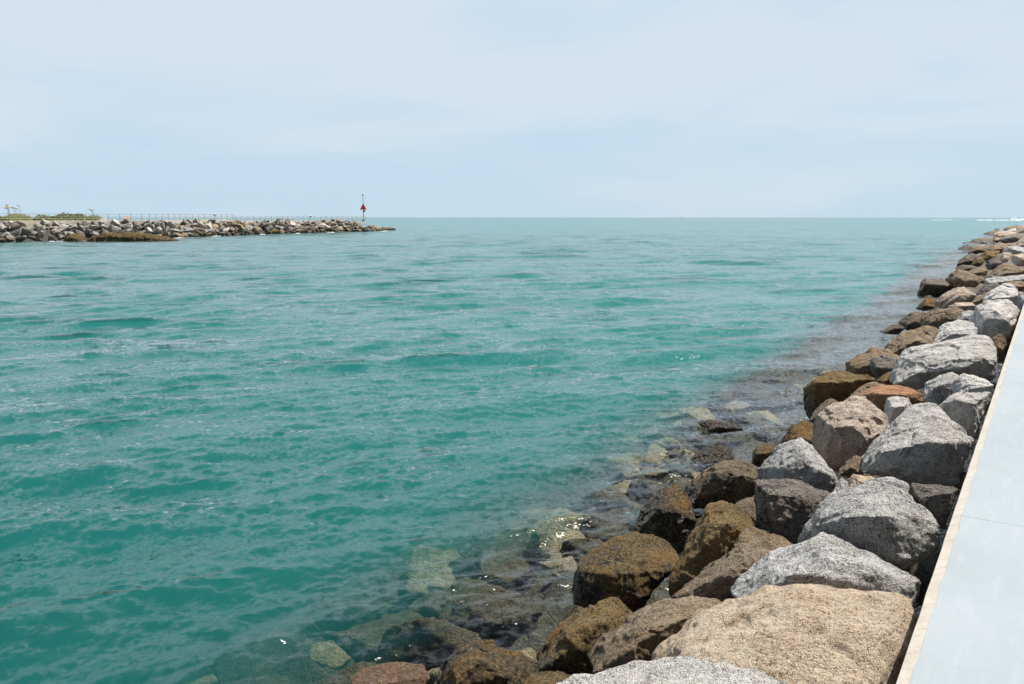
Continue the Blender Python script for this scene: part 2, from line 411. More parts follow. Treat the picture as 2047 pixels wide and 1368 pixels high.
B('black_egg','dark','dark egg shaped stone lying against the brown rounded boulder',
  [(1738,730),(1746,717),(1769,711),(1796,718),(1808,730),(1788,748),(1757,759),(1744,748)],
  [(1752,735,.24),(1780,738,.24)])
B('olive','ochre','olive stone wedged under the left end of the long white boulder',
  [(1750,762),(1773,745),(1792,740),(1806,760),(1795,775),(1768,770)])
B('flat_wet','brown','flat brown stone awash at the waterline below a rough brown lump',
  [(1759,664),(1780,651),(1802,645),(1812,655),(1795,669),(1770,668)], back=.5)
B('brown_lump','brown','rough brown lump at the waterline left of the striped boulder',
  [(1796,643),(1822,625),(1849,624),(1860,632),(1848,655),(1813,660)])
B('striped','brown','striped brown boulder with a shaded right side',
  [(1839,650),(1842,636),(1857,624),(1886,617),(1905,614),(1930,623),(1914,640),(1875,662),(1852,657)],
  [(1897,619,.08),(1893,638,.24),(1860,645,.2)])
B('beige_dome','pink','smooth beige domed boulder beside a small dark ochre stone at the waterline',
  [(1868,612),(1871,601),(1880,592),(1900,582),(1915,573),(1926,574),(1940,582),(1951,590),(1948,600),(1938,610),(1908,612),(1886,618)],
  [(1915,590,.16),(1900,604,.22),(1930,600,.2)])
B('ochre_nub','ochre','small dark ochre stone at the waterline left of the beige dome',
  [(1831,616),(1842,605),(1851,596),(1864,597),(1872,605),(1873,616),(1845,622)])
B('black_slab','dark','black edged flat slab jutting into the water beyond the beige dome',
  [(1833,594),(1841,579),(1843,563),(1850,557),(1889,558),(1908,562),(1910,577),(1896,588),(1873,599)],
  [(1852,568,.2),(1885,570,.26),(1860,590,.2)])
B('brown_dome','brown','tall brown dome with a dark face behind the black edged slab',
  [(1890,560),(1904,545),(1914,540),(1924,540),(1935,549),(1953,556),(1968,561),(1968,572),(1953,588),(1928,580),(1905,574)],
  [(1920,560,.16),(1945,572,.22)])
B('gold_hill','brown','golden brown pointed boulder at the right edge of the picture',
  [(1966,558),(1978,546),(1993,534),(2008,527),(2020,530),(2033,536),(2055,542),(2060,555),(2008,560),(1975,562)])
B('grey_shelf','grey','grey shelf like slab at the right edge below the golden brown boulder',
  [(1967,570),(1971,558),(1997,553),(2047,549),(2062,556),(2055,568),(2000,573)],
  [(2000,563,.12),(1980,567,.12)])
B('dark_wedge','dark','dark wedge of stone right of the brown dome',
  [(1950,588),(1967,570),(1993,565),(2000,571),(1983,584),(1958,594)])
B('brown_shelf','brown','brown slab behind the white topped boulder at the right edge',
  [(1994,575),(2014,562),(2042,562),(2060,570),(2055,585),(2035,582),(2010,580)])
B('white_lens','pink','lens shaped light stone with a dark front below the beige dome',
  [(1894,613),(1909,606),(1942,605),(1952,611),(1946,622),(1926,624),(1908,619)],
  [(1925,612,.2)])
B('grey_wedge','grey','small grey wedge right of the striped boulder',
  [(1910,642),(1922,626),(1940,620),(1950,624),(1940,640),(1924,648)])
B('olive_wedge','brown','olive brown wedge between the beige dome and the white topped boulder',
  [(1938,610),(1953,592),(1981,580),(1988,584),(1972,600),(1953,612)])
B('edge_grey','grey','grey stone squeezed between the white topped boulder and the walkway',
  [(2034,612),(2036,584),(2050,582),(2060,600),(2050,620),(2040,622)])
# far end of the near jetty
F = dict(vox=26)
B('far1','dark','dark flat stone sticking out over the water at the far end of the near rocks',[(1925,491),(1925,485),(1942,483),(1946,491),(1935,493)],**F)
B('far2','dark','outermost dark boulder of the near jetty, under the flat dark stone',[(1914,506),(1915,499),(1919,494),(1928,491),(1943,492),(1937,503),(1928,507)],**F)
B('far3','brown','brown boulder with a black cleft right of the outermost dark boulder',[(1933,508),(1936,501),(1942,495),(1954,490),(1977,492),(1972,502),(1955,511)],[(1955,499,.2)],**F)
B('far4','brown','brown flat block with a small black notch above the black cleft',[(1941,490),(1942,479),(1956,477),(1981,476),(1987,480),(1983,490),(1960,492)],**F)
B('far5','brown','reddish brown sloping stone, second last along the water',[(1960,476),(1969,465),(1988,460),(1998,462),(1990,468),(1982,477)],**F)
B('far6','pink','pale pinkish lens shaped boulder near the far end',[(1984,477),(1988,467),(2002,463),(2023,463),(2034,466),(2016,472),(2000,477)],**F)
B('far7','dark','dark fronted slab with a cream top near the far end',[(1994,481),(2006,472),(2035,467),(2042,471),(2039,479),(2031,489),(2014,488)],[(2010,479,.1),(2030,474,.22)],**F)
B('far8','pink','cream stone left of the dark fronted slab',[(1984,482),(1988,476),(2004,474),(2000,482),(1994,486)],**F)
B('far9','pink','rounded buff boulder cut by the right edge, below the dark fronted slab',[(2031,494),(2033,486),(2037,479),(2048,473),(2066,475),(2068,500),(2047,502)],**F)
B('far10','grey','blue grey ridge of stone at the right edge',[(2003,504),(2014,493),(2030,491),(2050,497),(2060,508),(2035,510)],[(2028,500,.15)],**F)
B('far11','pink','pale pink square block at the right edge',[(2021,524),(2022,513),(2025,509),(2048,507),(2070,512),(2065,532),(2043,533),(2029,532)],[(2045,518,.2)],**F)
B('far12','pink','grey brown rounded boulder left of the pale pink square block',[(1995,517),(2006,505),(2021,504),(2024,512),(2014,524),(2003,527)],**F)
B('far13','brown','brown lumpy boulder above the ochre yellow one near the far end',[(1970,503),(1985,489),(2004,486),(2019,489),(2013,496),(1999,504),(1985,507)],**F)
B('far14','ochre','ochre yellow long stone under the brown lumpy boulder',[(1957,514),(1972,501),(1985,503),(2001,501),(1990,513),(1977,524),(1966,521)],**F)
B('far15','ochre','golden brown stone near the waterline below the ochre yellow one',[(1942,530),(1945,524),(1954,515),(1965,513),(1968,523),(1958,534)],**F)
B('far16','dark','dark bulky boulder at the waterline left of the golden brown stone',[(1912,531),(1918,520),(1929,516),(1937,507),(1946,506),(1955,512),(1945,522),(1942,533),(1925,535)],[(1930,522,.2)],**F)
B('far17','dark','dark rounded boulder with a rust edge in the middle of the far slope',[(1969,532),(1976,521),(1990,513),(1999,518),(2003,526),(1994,534),(1979,538)],**F)
B('far18','dark','low dark stone at the waterline beyond the brown dome',[(1909,537),(1925,529),(1939,531),(1946,536),(1932,545),(1915,544)],**F)
B('far19','brown','brown wedge with a black end above the brown dome',[(1936,544),(1950,539),(1968,535),(1975,541),(1973,550),(1945,552)],**F)
B('far20','brown','low brown stone, farthest along the water before the surf',[(2004,464),(2008,456),(2020,452),(2033,450),(2038,456),(2022,464)],**F)
B('far21','pink','cream boulder at the right edge, farthest one in sight',[(2032,468),(2032,456),(2042,450),(2060,447),(2064,466),(2045,472)],**F)
B('far22','dark','tiny black stone at the waterline of the far end',[(1986,460),(1991,457),(1997,457),(2000,460),(1992,462)],**F)
B('far23','grey','light grey stone beside the tiny black one',[(2006,467),(2018,459),(2034,455),(2037,464),(2020,469)],**F)
# ------------------------------------------------------------------ rubble bank under the stones, sea bed
def bed_z(t, T):
    if t < T: return 1.62 * (1 - t / T)
    if t < T + 3.1: return -.27 * (t - T)
    return -.837 - 1.5 * (t - T - 3.1)

def bank():
    ys = [-14.0]
    while ys[-1] < 320: ys.append(ys[-1] + max(.16, .016 * abs(ys[-1])))
    nt_ = 110
    V = []; Fc = []
    rows = len(ys)
    for y in ys:
        T = toe(y)
        for j in range(nt_):
            t = -7.5 + 7.3 * j / 9 if j < 10 else -.2 + (T * 4.9 + .2) * ((j - 9) / (nt_ - 10)) ** 1.15
            x = -t
            if t < -.1:
                z = -.6
            else:
                z = bed_z(t, T) - (.55 if y < 22 else max(.30, .55 - (y - 22) * .02))
                z -= 1.4 * max(0, 1 - max(t, 0) / 1.2)
                p = Vector((x, y, z)) * .9
                z += .34 * (noise.noise(p) + .6 * noise.noise(p * 2.3) + .3 * noise.noise(p * 5.1))
            V.append((x, y, max(z, -6.4)))
    for i in range(rows - 1):
        for j in range(nt_ - 1):
            a = i * nt_ + j
            Fc.append((a, a + 1, a + nt_ + 1, a + nt_))
    me = bpy.data.meshes.new('rubble_bank'); me.from_pydata(V, [], Fc); me.update()
    me.polygons.foreach_set('use_smooth', [True] * len(me.polygons))
    ROCK['bank'] = rock_mat('weedy_rubble', (.135,.130,.088), (.026,.025,.019), (.048,.047,.033), .95, .48, algae=0.0, grain=.35, coarse=1.5)
    o = link('rubble_bank', me, ROCK['bank']);
    me.materials.append(ROCK['dark'])
    me.polygons.foreach_set('material_index', [1 if p.center.z > .12 else 0 for p in me.polygons])
    tag(o, kind='structure')
bank()

sand = plain('sea_sand', (.42, .38, .27), .9, 0, .2, 1.5)
MB().add([(-16000,-16000,-6.2),(16000,-16000,-6.2),(16000,16000,-6.2),(-16000,16000,-6.2)], [(0,1,2,3)]).build('seabed', sand)
tag(bpy.data.objects['seabed'], kind='structure')

# stones lying under water along the toe
sub_mesh = []
for k in range(7):
    random.seed(100 + k)
    pts = [Vector((random.gauss(0, 1), random.gauss(0, 1), random.gauss(0, .8))).normalized() for _ in range(13)]
    pts = [Vector((p.x * .62, p.y * .55, p.z * .42)) * random.uniform(.85, 1.12) for p in pts]
    me, _ = finish_rock(pts, 'boulder', 1.1, 40 + k, vox=24, amp=1.3)
    sub_mesh.append(me)
ROCK['sub'] = rock_mat('sunken_granite', (.38,.325,.195), (.085,.072,.043), (.19,.16,.08), .7, .42, algae=0.0, grain=.45)
ROCK['sub_dark'] = rock_mat('sunken_weed', (.115,.105,.066), (.03,.028,.02), (.085,.072,.038), .5, .55, algae=0.0, grain=.45)
random.seed(5)
ORD = ['first', 'second', 'third', 'fourth', 'fifth', 'sixth', 'seventh', 'eighth', 'ninth', 'tenth']
near_names = [('the barnacle covered mound', 2.9), ('the rusty peaked boulder', 4.3), ('the ochre flat topped block', 5.6), ('the boulder with the black hollow', 7.6),
              ('the lone dark boulder', 10.2), ('the weed covered awash stone', 12.6), ('the dark brown ledge boulder', 16.0), ('the brown rounded boulder', 19.5)]
cnt = {}
y = 1.6; row = 0
spots = []
while y < 21.5:
    T = toe(y)
    for t0 in (.1, .8, 1.5, 2.2, 2.9):
        t = T + t0 + random.uniform(-.25, .3) + (.35 if row % 2 else 0)
        spots.append((-t, y + random.uniform(-.3, .3)))
    y += random.uniform(.85, 1.1); row += 1
for (x, yy) in sorted(spots, key=lambda s: (s[1], -s[0])):
    nm, ny = min(near_names, key=lambda q: abs(q[1] - yy))
    k = cnt.get(nm, 0); cnt[nm] = k + 1
    o = bpy.data.objects.new('submerged_boulder', random.choice(sub_mesh)); COL.objects.link(o)
    if not o.data.materials: o.data.materials.append(ROCK['sub'])
    o.material_slots[0].link = 'OBJECT'; pale = random.random() < .30; o.material_slots[0].material = ROCK['sub' if pale else 'sub_dark']
    s = random.uniform(.45, 1.1)
    o.scale = (s * random.uniform(.9, 1.35), s * random.uniform(.8, 1.2), s * random.uniform(.7, 1.0))
    o.rotation_euler = (random.uniform(-.3, .3), random.uniform(-.35, .1), random.uniform(0, 6.28))
    zt = bed_z(-x, toe(yy))
    o.location = (x, yy, zt - .40 * s + random.uniform(-.12, .10))
    tag(o, '%s stone under water off %s, %s counted outward' % ('pale' if pale else 'dark', nm, ORD[k] if k < 10 else 'eleventh'), 'boulder', 'boulders under the clear shallow water')

# ------------------------------------------------------------------ walkway of the near jetty
def walkway_mats():
    m, nt, out = nmat('painted_concrete'); g = G(nt)
    P = g.n('ShaderNodeNewGeometry').outputs['Position']
    a = g.noise(P, .9, 5, .6); b_ = g.noise(P, 120, 2, .7); s = g.noise(g.mapping(P, (6, 1.2, 1)), 3.0, 5, .6); bl = g.noise(P, 9, 4, .7)
    c = g.mix(g.rng(a, .35, .65), (.275, .314, .334), (.318, .350, .365))
    c = g.mix(g.rng(s, .52, .75, 0, .5), c, (.36, .39, .40))
    c = g.mix(g.rng(bl, .60, .75, 0, .35), c, (.25, .29, .315))
    c = g.mix(g.rng(b_, .62, .72, 0, .5), c, (.20, .23, .25))
    vd = g.vor(P, 5.0); c = g.mix(g.rng(vd, .028, .012), c, (.16, .13, .10))
    b = g.n('ShaderNodeBsdfPrincipled'); g.set(b, 'Base Color', c); g.set(b, 'Roughness', .75); g.set(b, 'Specular IOR Level', .3)
    g.set(b, 'Normal', g.bump(g.math('ADD', g.math('MULTIPLY', b_, .002), g.math('MULTIPLY', s, .003)), 1, .8))
    nt.links.new(b.outputs[0], out.inputs[0])
    m2, nt, out = nmat('bare_concrete'); g = G(nt)
    P = g.n('ShaderNodeNewGeometry').outputs['Position']
    a = g.noise(P, 5, 5, .6); b_ = g.noise(P, 90, 3, .7); st = g.noise(g.mapping(P, (2, 9, 2), (0, 0, .5)), 4, 4, .6)
    c = g.mix(g.rng(a, .35, .65), (.46, .41, .345), (.53, .48, .41))
    c = g.mix(g.rng(st, .5, .7, 0, .5), c, (.33, .275, .21))
    c = g.mix(g.rng(b_, .60, .72, 0, .55), c, (.26, .22, .17))
    b = g.n('ShaderNodeBsdfPrincipled'); g.set(b, 'Base Color', c); g.set(b, 'Roughness', .85); g.set(b, 'Specular IOR Level', .25)
    g.set(b, 'Normal', g.bump(g.math('ADD', g.math('MULTIPLY', b_, .004), g.math('MULTIPLY', a, .01)), 1, .8))
    nt.links.new(b.outputs[0], out.inputs[0])
    return m, m2
PAINT, BARE = walkway_mats()
EDGE_W, EDGE_D = .050, .022
cutp = on_z(1950, 1036, WALK_Z)
JOINT0 = cutp.y
ys_j = [-8.0] + [JOINT0 + k * 6.1 for k in range(-1, 45)]
slab = MB(); kerb = MB()
random.seed(3)
for a, b in zip(ys_j, ys_j[1:]):
    a2, b2 = a + .0014, b - .0014
    n = max(2, int((b2 - a2) / (.12 if a < 14 else 1.5)))
    # painted top, its edge slightly ragged where the coating ends
    tops, edge = [], []
    for i in range(n + 1):
        yy = a2 + (b2 - a2) * i / n
        w = EDGE_W + (noise.noise(Vector((yy * 3.1, 1, 0))) * .010 + noise.noise(Vector((yy * 11, 4, 0))) * .007 + max(0, noise.noise(Vector((yy * 23, 2, 0))) - .25) * .03)
        j = noise.noise(Vector((yy * 4, 9, 0))) * .004
        tops.append(((w, yy, WALK_Z), (4.2, yy, WALK_Z)))
        edge.append(((w - .0005, yy, WALK_Z - .003), (.004 + j, yy, WALK_Z - EDGE_D + j), (j, yy, WALK_Z - EDGE_D - .014), (j * .5, yy, .55)))
    v = [p for r in tops for p in r]
    slab.add(v, [(2*i, 2*i+1, 2*i+3, 2*i+2) for i in range(n)])
    v = [p for r in edge for p in r]
    kerb.add(v, [(4*i+k, 4*i+4+k, 4*i+5+k, 4*i+1+k) for i in range(n) for k in range(3)])
    # end faces and underside close the slab
    slab.add([(EDGE_W,a2,WALK_Z),(4.2,a2,WALK_Z),(4.2,a2,.5),(EDGE_W,a2,.5),(EDGE_W,b2,WALK_Z),(4.2,b2,WALK_Z),(4.2,b2,.5),(EDGE_W,b2,.5)], [(0,3,2,1),(4,5,6,7),(1,2,6,5)])
tag(slab.build('walkway', PAINT), kind='structure')
tag(kerb.build('kerb', BARE), kind='structure')

# ------------------------------------------------------------------ water: closed body, real waves on top
def water():
    hd = math.atan2(FWD.y, FWD.x)
    fine = list(np.arange(-.66, .66, .0030)) + [.66]
    rest = list(np.linspace(.66, 2 * math.pi - .66, 90))[1:-1]
    ang = np.array(fine + rest) + hd
    na = len(ang)
    r = [1.6]
    while r[-1] < 16000:
        k = .0050 if r[-1] < 160 else (.008 if r[-1] < 500 else .03)
        r.append(r[-1] * (1 + k))
    r = np.array(r); nr_ = len(r)
    R, A = np.meshgrid(r, ang, indexing='ij')
    X = CAM.x + R * np.cos(A); Y = CAM.y + R * np.sin(A)
    SP = np.gradient(r)[:, None] * np.ones_like(A)
    Z = np.zeros_like(X); DX = np.zeros_like(X); DY = np.zeros_like(X)
    rs = np.random.RandomState(11)
    # wind waves run toward the camera, obliquely onto the stones
    main = hd + math.pi + .30
    bands = [(.14, .36, 44, .24), (.36, 1.0, 40, .15), (1.0, 2.4, 30, .125), (2.4, 5.0, 20, .090), (5.0, 11.0, 10, .030)]
    calm = np.clip((-X - 2.5) / 5.0, .8, 1.0)
    env = .72 + .5 * np.clip(np.sin(X * .11 + 1.3) * np.sin(Y * .083 + X * .03), -.6, 1)
    for lo, hi, n, slope in bands:
        # waves come in groups
        gsum = np.zeros_like(X); lm = math.sqrt(lo * hi)
        for _ in range(8):
            L_ = lm * rs.uniform(3.0, 9.0); th = rs.uniform(0, 6.283)
            gsum += np.sin(2 * math.pi / L_ * (X * math.cos(th) + Y * math.sin(th)) + rs.uniform(0, 6.283))
        env = np.clip(.80 + .22 * gsum, .25, 1.6)
        for _ in range(n):
            lam = math.exp(rs.uniform(math.log(lo), math.log(hi)))
            th = main + rs.normal(0, .50 if hi < 1.5 else .32)
            k = 2 * math.pi / lam
            a = slope * math.sqrt(2 / n) / k
            w = np.clip((lam / SP - 2.0) / 2.0, 0, 1) * calm * env
            ph = k * (X * math.cos(th) + Y * math.sin(th)) + rs.uniform(0, 6.283)
            s = -(np.sin(ph) + .38 * np.sin(2 * ph) + .14 * np.sin(3 * ph)) * .82; c = np.cos(ph) * -.6
            Z += w * a * s
            DX += w * a * c * math.cos(th) * .45; DY += w * a * c * math.sin(th) * .45
    X = X + DX; Y = Y + DY
    top = np.stack([X, Y, Z], -1).reshape(-1, 3)
    V = np.concatenate([top, [[CAM.x, CAM.y, 0.0]]])
    i = np.arange(nr_ - 1)[:, None]; j = np.arange(na)[None, :]; j2 = (j + 1) % na
    quads = np.stack([i * na + j, (i + 1) * na + j, (i + 1) * na + j2, i * na + j2], -1).reshape(-1, 4); q = quads
    jj = np.arange(na); jj2 = (jj + 1) % na
    tri = np.stack([np.full(na, nr_ * na), jj, jj2], -1)
    me = bpy.data.meshes.new('water')
    me.vertices.add(len(V)); me.vertices.foreach_set('co', V.ravel())
    nl = quads.size + tri.size
    me.loops.add(nl); me.loops.foreach_set('vertex_index', np.concatenate([quads.ravel(), tri.ravel()]).astype(np.int32))
    npoly = len(quads) + len(tri)
    me.polygons.add(npoly)
    st = np.concatenate([np.arange(len(quads)) * 4, quads.size + np.arange(len(tri)) * 3]).astype(np.int32)
    me.polygons.foreach_set('loop_start', st)
    sm = np.zeros(npoly, dtype=bool); sm[:len(q)] = True
    me.polygons.foreach_set('use_smooth', sm)
    me.update(calc_edges=True); me.validate()

    m, nt, out = nmat('sea_water'); g = G(nt)
    P = g.n('ShaderNodeNewGeometry').outputs['Position']
    rot = main
    P1 = g.mapping(P, (1, .5, 1), (0, 0, 0))
    vr = g.n('ShaderNodeVectorRotate', rotation_type='Z_AXIS'); g.set(vr, 'Vector', P); vr.inputs['Angle'].default_value = -rot
    Q = vr.outputs[0]
    # ripples too small for the mesh, as slopes
    def slopes(scale, det, amt, st):
        x = g.n('ShaderNodeTexNoise'); g.set(x, 'Vector', g.mapping(Q, (1, st, 1))); g.set(x, 'Scale', scale); g.set(x, 'Detail', det); g.set(x, 'Roughness', .6); g.set(x, 'Distortion', .5)
        a = g.n('ShaderNodeVectorMath', operation='SUBTRACT'); g.set(a, 0, x.outputs['Color']); a.inputs[1].default_value = (.5, .5, .5)
        b = g.n('ShaderNodeVectorMath', operation='MULTIPLY'); g.set(b, 0, a.outputs[0]); b.inputs[1].default_value = (amt, amt * .8, 0)
        return b.outputs[0]
    def vadd(a, b):
        x = g.n('ShaderNodeVectorMath', operation='ADD'); g.set(x, 0, a); g.set(x, 1, b); return x.outputs[0]
    sl = vadd(vadd(slopes(.9, 2, .30, .5), slopes(4.0, 3, .60, .6)), vadd(slopes(18, 3, 1.25, .7), slopes(.33, 2, .75, .4)))
    vr2 = g.n('ShaderNodeVectorRotate', rotation_type='Z_AXIS'); g.set(vr2, 'Vector', sl); vr2.inputs['Angle'].default_value = rot
    nm_ = g.n('ShaderNodeVectorMath', operation='NORMALIZE'); g.set(nm_, 0, vadd(g.n('ShaderNodeNewGeometry').outputs['Normal'], vr2.outputs[0]))
    nrm = nm_.outputs[0]
    gl = g.n('ShaderNodeBsdfGlossy'); g.set(gl, 'Roughness', .075); g.set(gl, 'Normal', nrm); gl.inputs['Color'].default_value = (1, 1, 1, 1)
    tr = g.n('ShaderNodeBsdfTransparent'); tr.inputs[0].default_value = (.97, .99, .985, 1)
    fr = g.n('ShaderNodeFresnel'); g.set(fr, 'IOR', 1.333); g.set(fr, 'Normal', nrm)
    mx = g.n('ShaderNodeMixShader'); nt.links.new(fr.outputs[0], mx.inputs[0]); nt.links.new(tr.outputs[0], mx.inputs[1]); nt.links.new(gl.outputs[0], mx.inputs[2])
    nt.links.new(mx.outputs[0], out.inputs['Surface'])
    tag(link('water', me, m), kind='structure')
water()

# the silty channel water that gives the deep part its turquoise: an even volume whose thin edge begins off the stones
def channel():
    ys = [-120.0, -40, -14] + list(np.linspace(-10, 60, 90)) + list(np.linspace(68, 330, 34)) + [360.0, 600, 1500, 6000]
    mb = MB()
    for y in ys:
        T = toe(y) if y < 330 else toe(330) - (y - 330) * 40
        a = T + .60 + 1.0 * min(1, max(0, (y - 7) / 14)) + .55 * noise.noise(Vector((y * .45, 3.3, 0))) + .3 * noise.noise(Vector((y * 1.3, 8.1, 0))); b = a + 4.0
        if y > 330: a = max(a, -15000.0); b = max(b, -15000.0) + 5
        mb.v += [(-a, y, -.16), (-b, y, -1.30), (-b - 3.5, y, -4.6), (-16000.0, y, -4.6), (-16000.0, y, -.16)]
    n = 5
    for i in range(len(ys) - 1):
        for k in range(n):
            mb.f.append((i*n+k, i*n+(k+1) % n, (i+1)*n+(k+1) % n, (i+1)*n+k))
    mb.f += [tuple(range(n))[::-1], tuple((len(ys)-1)*n + k for k in range(n))]
    m, nt, out = nmat('silty_water'); g = G(nt)
    vs = g.n('ShaderNodeVolumeScatter'); vs.inputs['Color'].default_value = (.10, .725, .70, 1); vs.inputs['Density'].default_value = .34; vs.inputs['Anisotropy'].default_value = .2
    va = g.n('ShaderNodeVolumeAbsorption'); va.inputs['Color'].default_value = (.02, .435, .425, 1); va.inputs['Density'].default_value = .57
    ad = g.n('ShaderNodeAddShader'); nt.links.new(vs.outputs[0], ad.inputs[0]); nt.links.new(va.outputs[0], ad.inputs[1])
    nt.links.new(ad.outputs[0], out.inputs['Volume'])
    o = mb.build('channel_water', m)
    bm = bmesh.new(); bm.from_mesh(o.data); bmesh.ops.recalc_face_normals(bm, faces=bm.faces); bm.to_mesh(o.data); bm.free()
    tag(o, kind='stuff')
channel()
# ------------------------------------------------------------------ the far jetty
WL = [(-150, 491), (-70, 488), (0, 485), (200, 479.5), (345, 476), (420, 472.5), (520, 468.5), (650, 464.5), (735, 462.5), (770, 461.5)]
WLP = [on_z(x, y) for x, y in WL]
seg = [(b - a).length for a, b in zip(WLP, WLP[1:])]
LEN = sum(seg)
def along(s):
    for a, b, l in zip(WLP, WLP[1:], seg):
        if s <= l or b is WLP[-1]: return a.lerp(b, s / l)
        s -= l
def px_of(p):
    d = p - CAM; f = d.dot(FWD)
    return CX + FPX * d.dot(RIGHT) / f, CY - FPX * d.dot(UP) / f
AX = (WLP[-1] - WLP[0]).normalized()
INL = Vector((-AX.y, AX.x, 0))                       # inland: away from the camera
if INL.dot(FWD) < 0: INL = -INL
DECK = 3.02; BANK_W = 6.0
# core and deck
def strip(name, mat, prof, s0, s1, kind='structure', n=40):
    m = MB(); k = len(prof)
    for i in range(n + 1):
        p = along(s0 + (s1 - s0) * i / n)
        m.v += [tuple(p + INL * a + Vector((0, 0, z))) for a, z in prof]
    for i in range(n):
        m.f += [(i*k+j, i*k+(j+1) % k, (i+1)*k+(j+1) % k, (i+1)*k+j) for j in range(k)]
    m.f += [tuple(range(k)), tuple(n*k + j for j in range(k))[::-1]]
    return tag(m.build(name, mat), kind=kind)
S_END = LEN - 6.5
strip('far_rubble_bank', plain('dark_rubble', (.05, .045, .04), .9, 0, .4, 2), [(1.2, -1.5), (BANK_W - .6, 1.9), (BANK_W + 4.0, 2.0), (BANK_W + 9, -2)], 0, S_END + 1.5)
deck_mat = plain('weathered_concrete', (.50, .44, .35), .85, 0, .2, 1.2)
S_STEP = None
def s_at_px(x, inl=None):
    inl = BANK_W if inl is None else inl
    lo, hi = 0, LEN
    for _ in range(40):
        mid = (lo + hi) / 2
        if px_of(along(mid) + INL * inl + Vector((0, 0, DECK)))[0] < x: lo = mid
        else: hi = mid
    return lo
S_STEP = s_at_px(466)
strip('far_walkway', deck_mat, [(BANK_W - .3, 1.7), (BANK_W - .3, DECK - .02), (BANK_W + 3.2, DECK), (BANK_W + 3.2, 1.7)], 0, S_STEP)
strip('far_walkway', deck_mat, [(BANK_W - .3, 1.6), (BANK_W - .3, DECK - .32), (BANK_W + 3.2, DECK - .3), (BANK_W + 3.2, 1.6)], S_STEP + .01, S_END)

# railings
rail_mat = plain('galvanised_rail', (.33, .35, .36), .5, .3, .15, 3)
def railing(name, label, s0, s1, top, off, posts=True):
    o = empty(name, along(s0) + INL * off + Vector((0, 0, top)))
    n = max(1, round((s1 - s0) / 2.0))
    def P(s, h): return along(s) + INL * off + Vector((0, 0, top + h)) - o.location
    for i in range(n + 1):
        s = s0 + (s1 - s0) * i / n
        MB().tube(P(s, 0), P(s, 1.08), .045, n=6).build('post', rail_mat, o)
    for h in (.36, .72, 1.08):
        m = MB()
        for i in range(n):
            m.tube(P(s0 + (s1 - s0) * i / n, h), P(s0 + (s1 - s0) * (i + 1) / n, h), (.036 if h < 1 else .045), n=6)
        m.build('rail', rail_mat, o)
    tag(o, label, 'railing', 'railings on the far jetty')
    return o
railing('railing', 'long grey three bar railing on the higher landward half of the far jetty', .3, S_STEP - .4, DECK, BANK_W - .1)
railing('railing', 'lower grey railing on the seaward half of the far jetty, ending at the beacon', S_STEP + .9, s_at_px(735), DECK - .3, BANK_W - .1)
# sloping link rails at the step
def link_rail():
    o = empty('handrail', along(S_STEP - .4) + INL * (BANK_W - .1) + Vector((0, 0, DECK)))
    a = along(S_STEP - .3) + INL * (BANK_W - .1) - o.location; b = along(S_STEP + .8) + INL * (BANK_W - .1) - o.location
    for h in (.4, .74, 1.1):
        MB().tube(a + Vector((0, 0, DECK + h)), b + Vector((0, 0, DECK - .3 + h)), .04, n=6).build('rail', rail_mat, o)
    tag(o, 'short sloping pale handrail where the far railing steps down', 'handrail')
link_rail()

# sign boards on the railing
board = plain('white_board', (.80, .80, .78), .5, 0, .05)
board_back = plain('grey_board', (.22, .24, .26), .6, 0, .1)
def sign(px, top, h, w, label):
    s = s_at_px(px); p = along(s) + INL * (BANK_W - .22) + Vector((0, 0, top))
    o = empty('sign_board', p)
    d = AX
    q = lambda a, b, z: Vector((0, 0, z)) + d * a + INL * b
    m = MB(); m.add([q(-w,-.02,h-.32), q(w,-.02,h-.32), q(w,-.02,h), q(-w,-.02,h), q(-w,.02,h-.32), q(w,.02,h-.32), q(w,.02,h), q(-w,.02,h)],
                    [(0,1,2,3),(7,6,5,4),(0,4,5,1),(1,5,6,2),(2,6,7,3),(3,7,4,0)])
    m.build('panel', board_back, o)
    m = MB(); m.add([q(-w,-.10,h+.003), q(w,-.10,h+.003), q(w,.06,h+.06), q(-w,.06,h+.06), q(-w,-.10,h+.033), q(w,-.10,h+.033), q(w,.06,h+.09), q(-w,.06,h+.09)],
                    [(3,2,1,0),(4,5,6,7),(0,1,5,4),(1,2,6,5),(2,3,7,6),(3,0,4,7)])
    m.build('top_board', board, o)
    MB().tube(q(0,.03,0), q(0,.03,h), .03, n=6).build('stem', rail_mat, o)
    tag(o, label, 'sign')
sign(428, DECK, 1.16, .42, 'small grey board with a white top on the far railing, left of the step')
sign(620, DECK - .3, 1.2, .42, 'small white topped board on the far railing, left of the beacon')
# reddish low panel behind the railing
pk = plain('faded_red_board', (.62, .30, .25), .7, 0, .1)
p = along(s_at_px(274)) + INL * (BANK_W + 2.2) + Vector((0, 0, DECK))
o = empty('barrier_board', p)
for a in (-.62, .62): MB().tube(AX * a, AX * a + Vector((0, 0, .45)), .035, n=6).build('leg', rail_mat, o)
m = MB(); q = lambda a, b, z: AX * a + INL * b + Vector((0, 0, z))
m.add([q(-.85,-.05,.28),q(.85,-.05,.28),q(.85,-.05,.62),q(-.85,-.05,.62),q(-.85,-.09,.28),q(.85,-.09,.28),q(.85,-.09,.62),q(-.85,-.09,.62)], [(3,2,1,0),(4,5,6,7),(0,1,5,4),(1,2,6,5),(2,3,7,6),(3,0,4,7)])
m.build('panel', pk, o)
tag(o, 'low faded pink board standing behind the far railing', 'barrier')

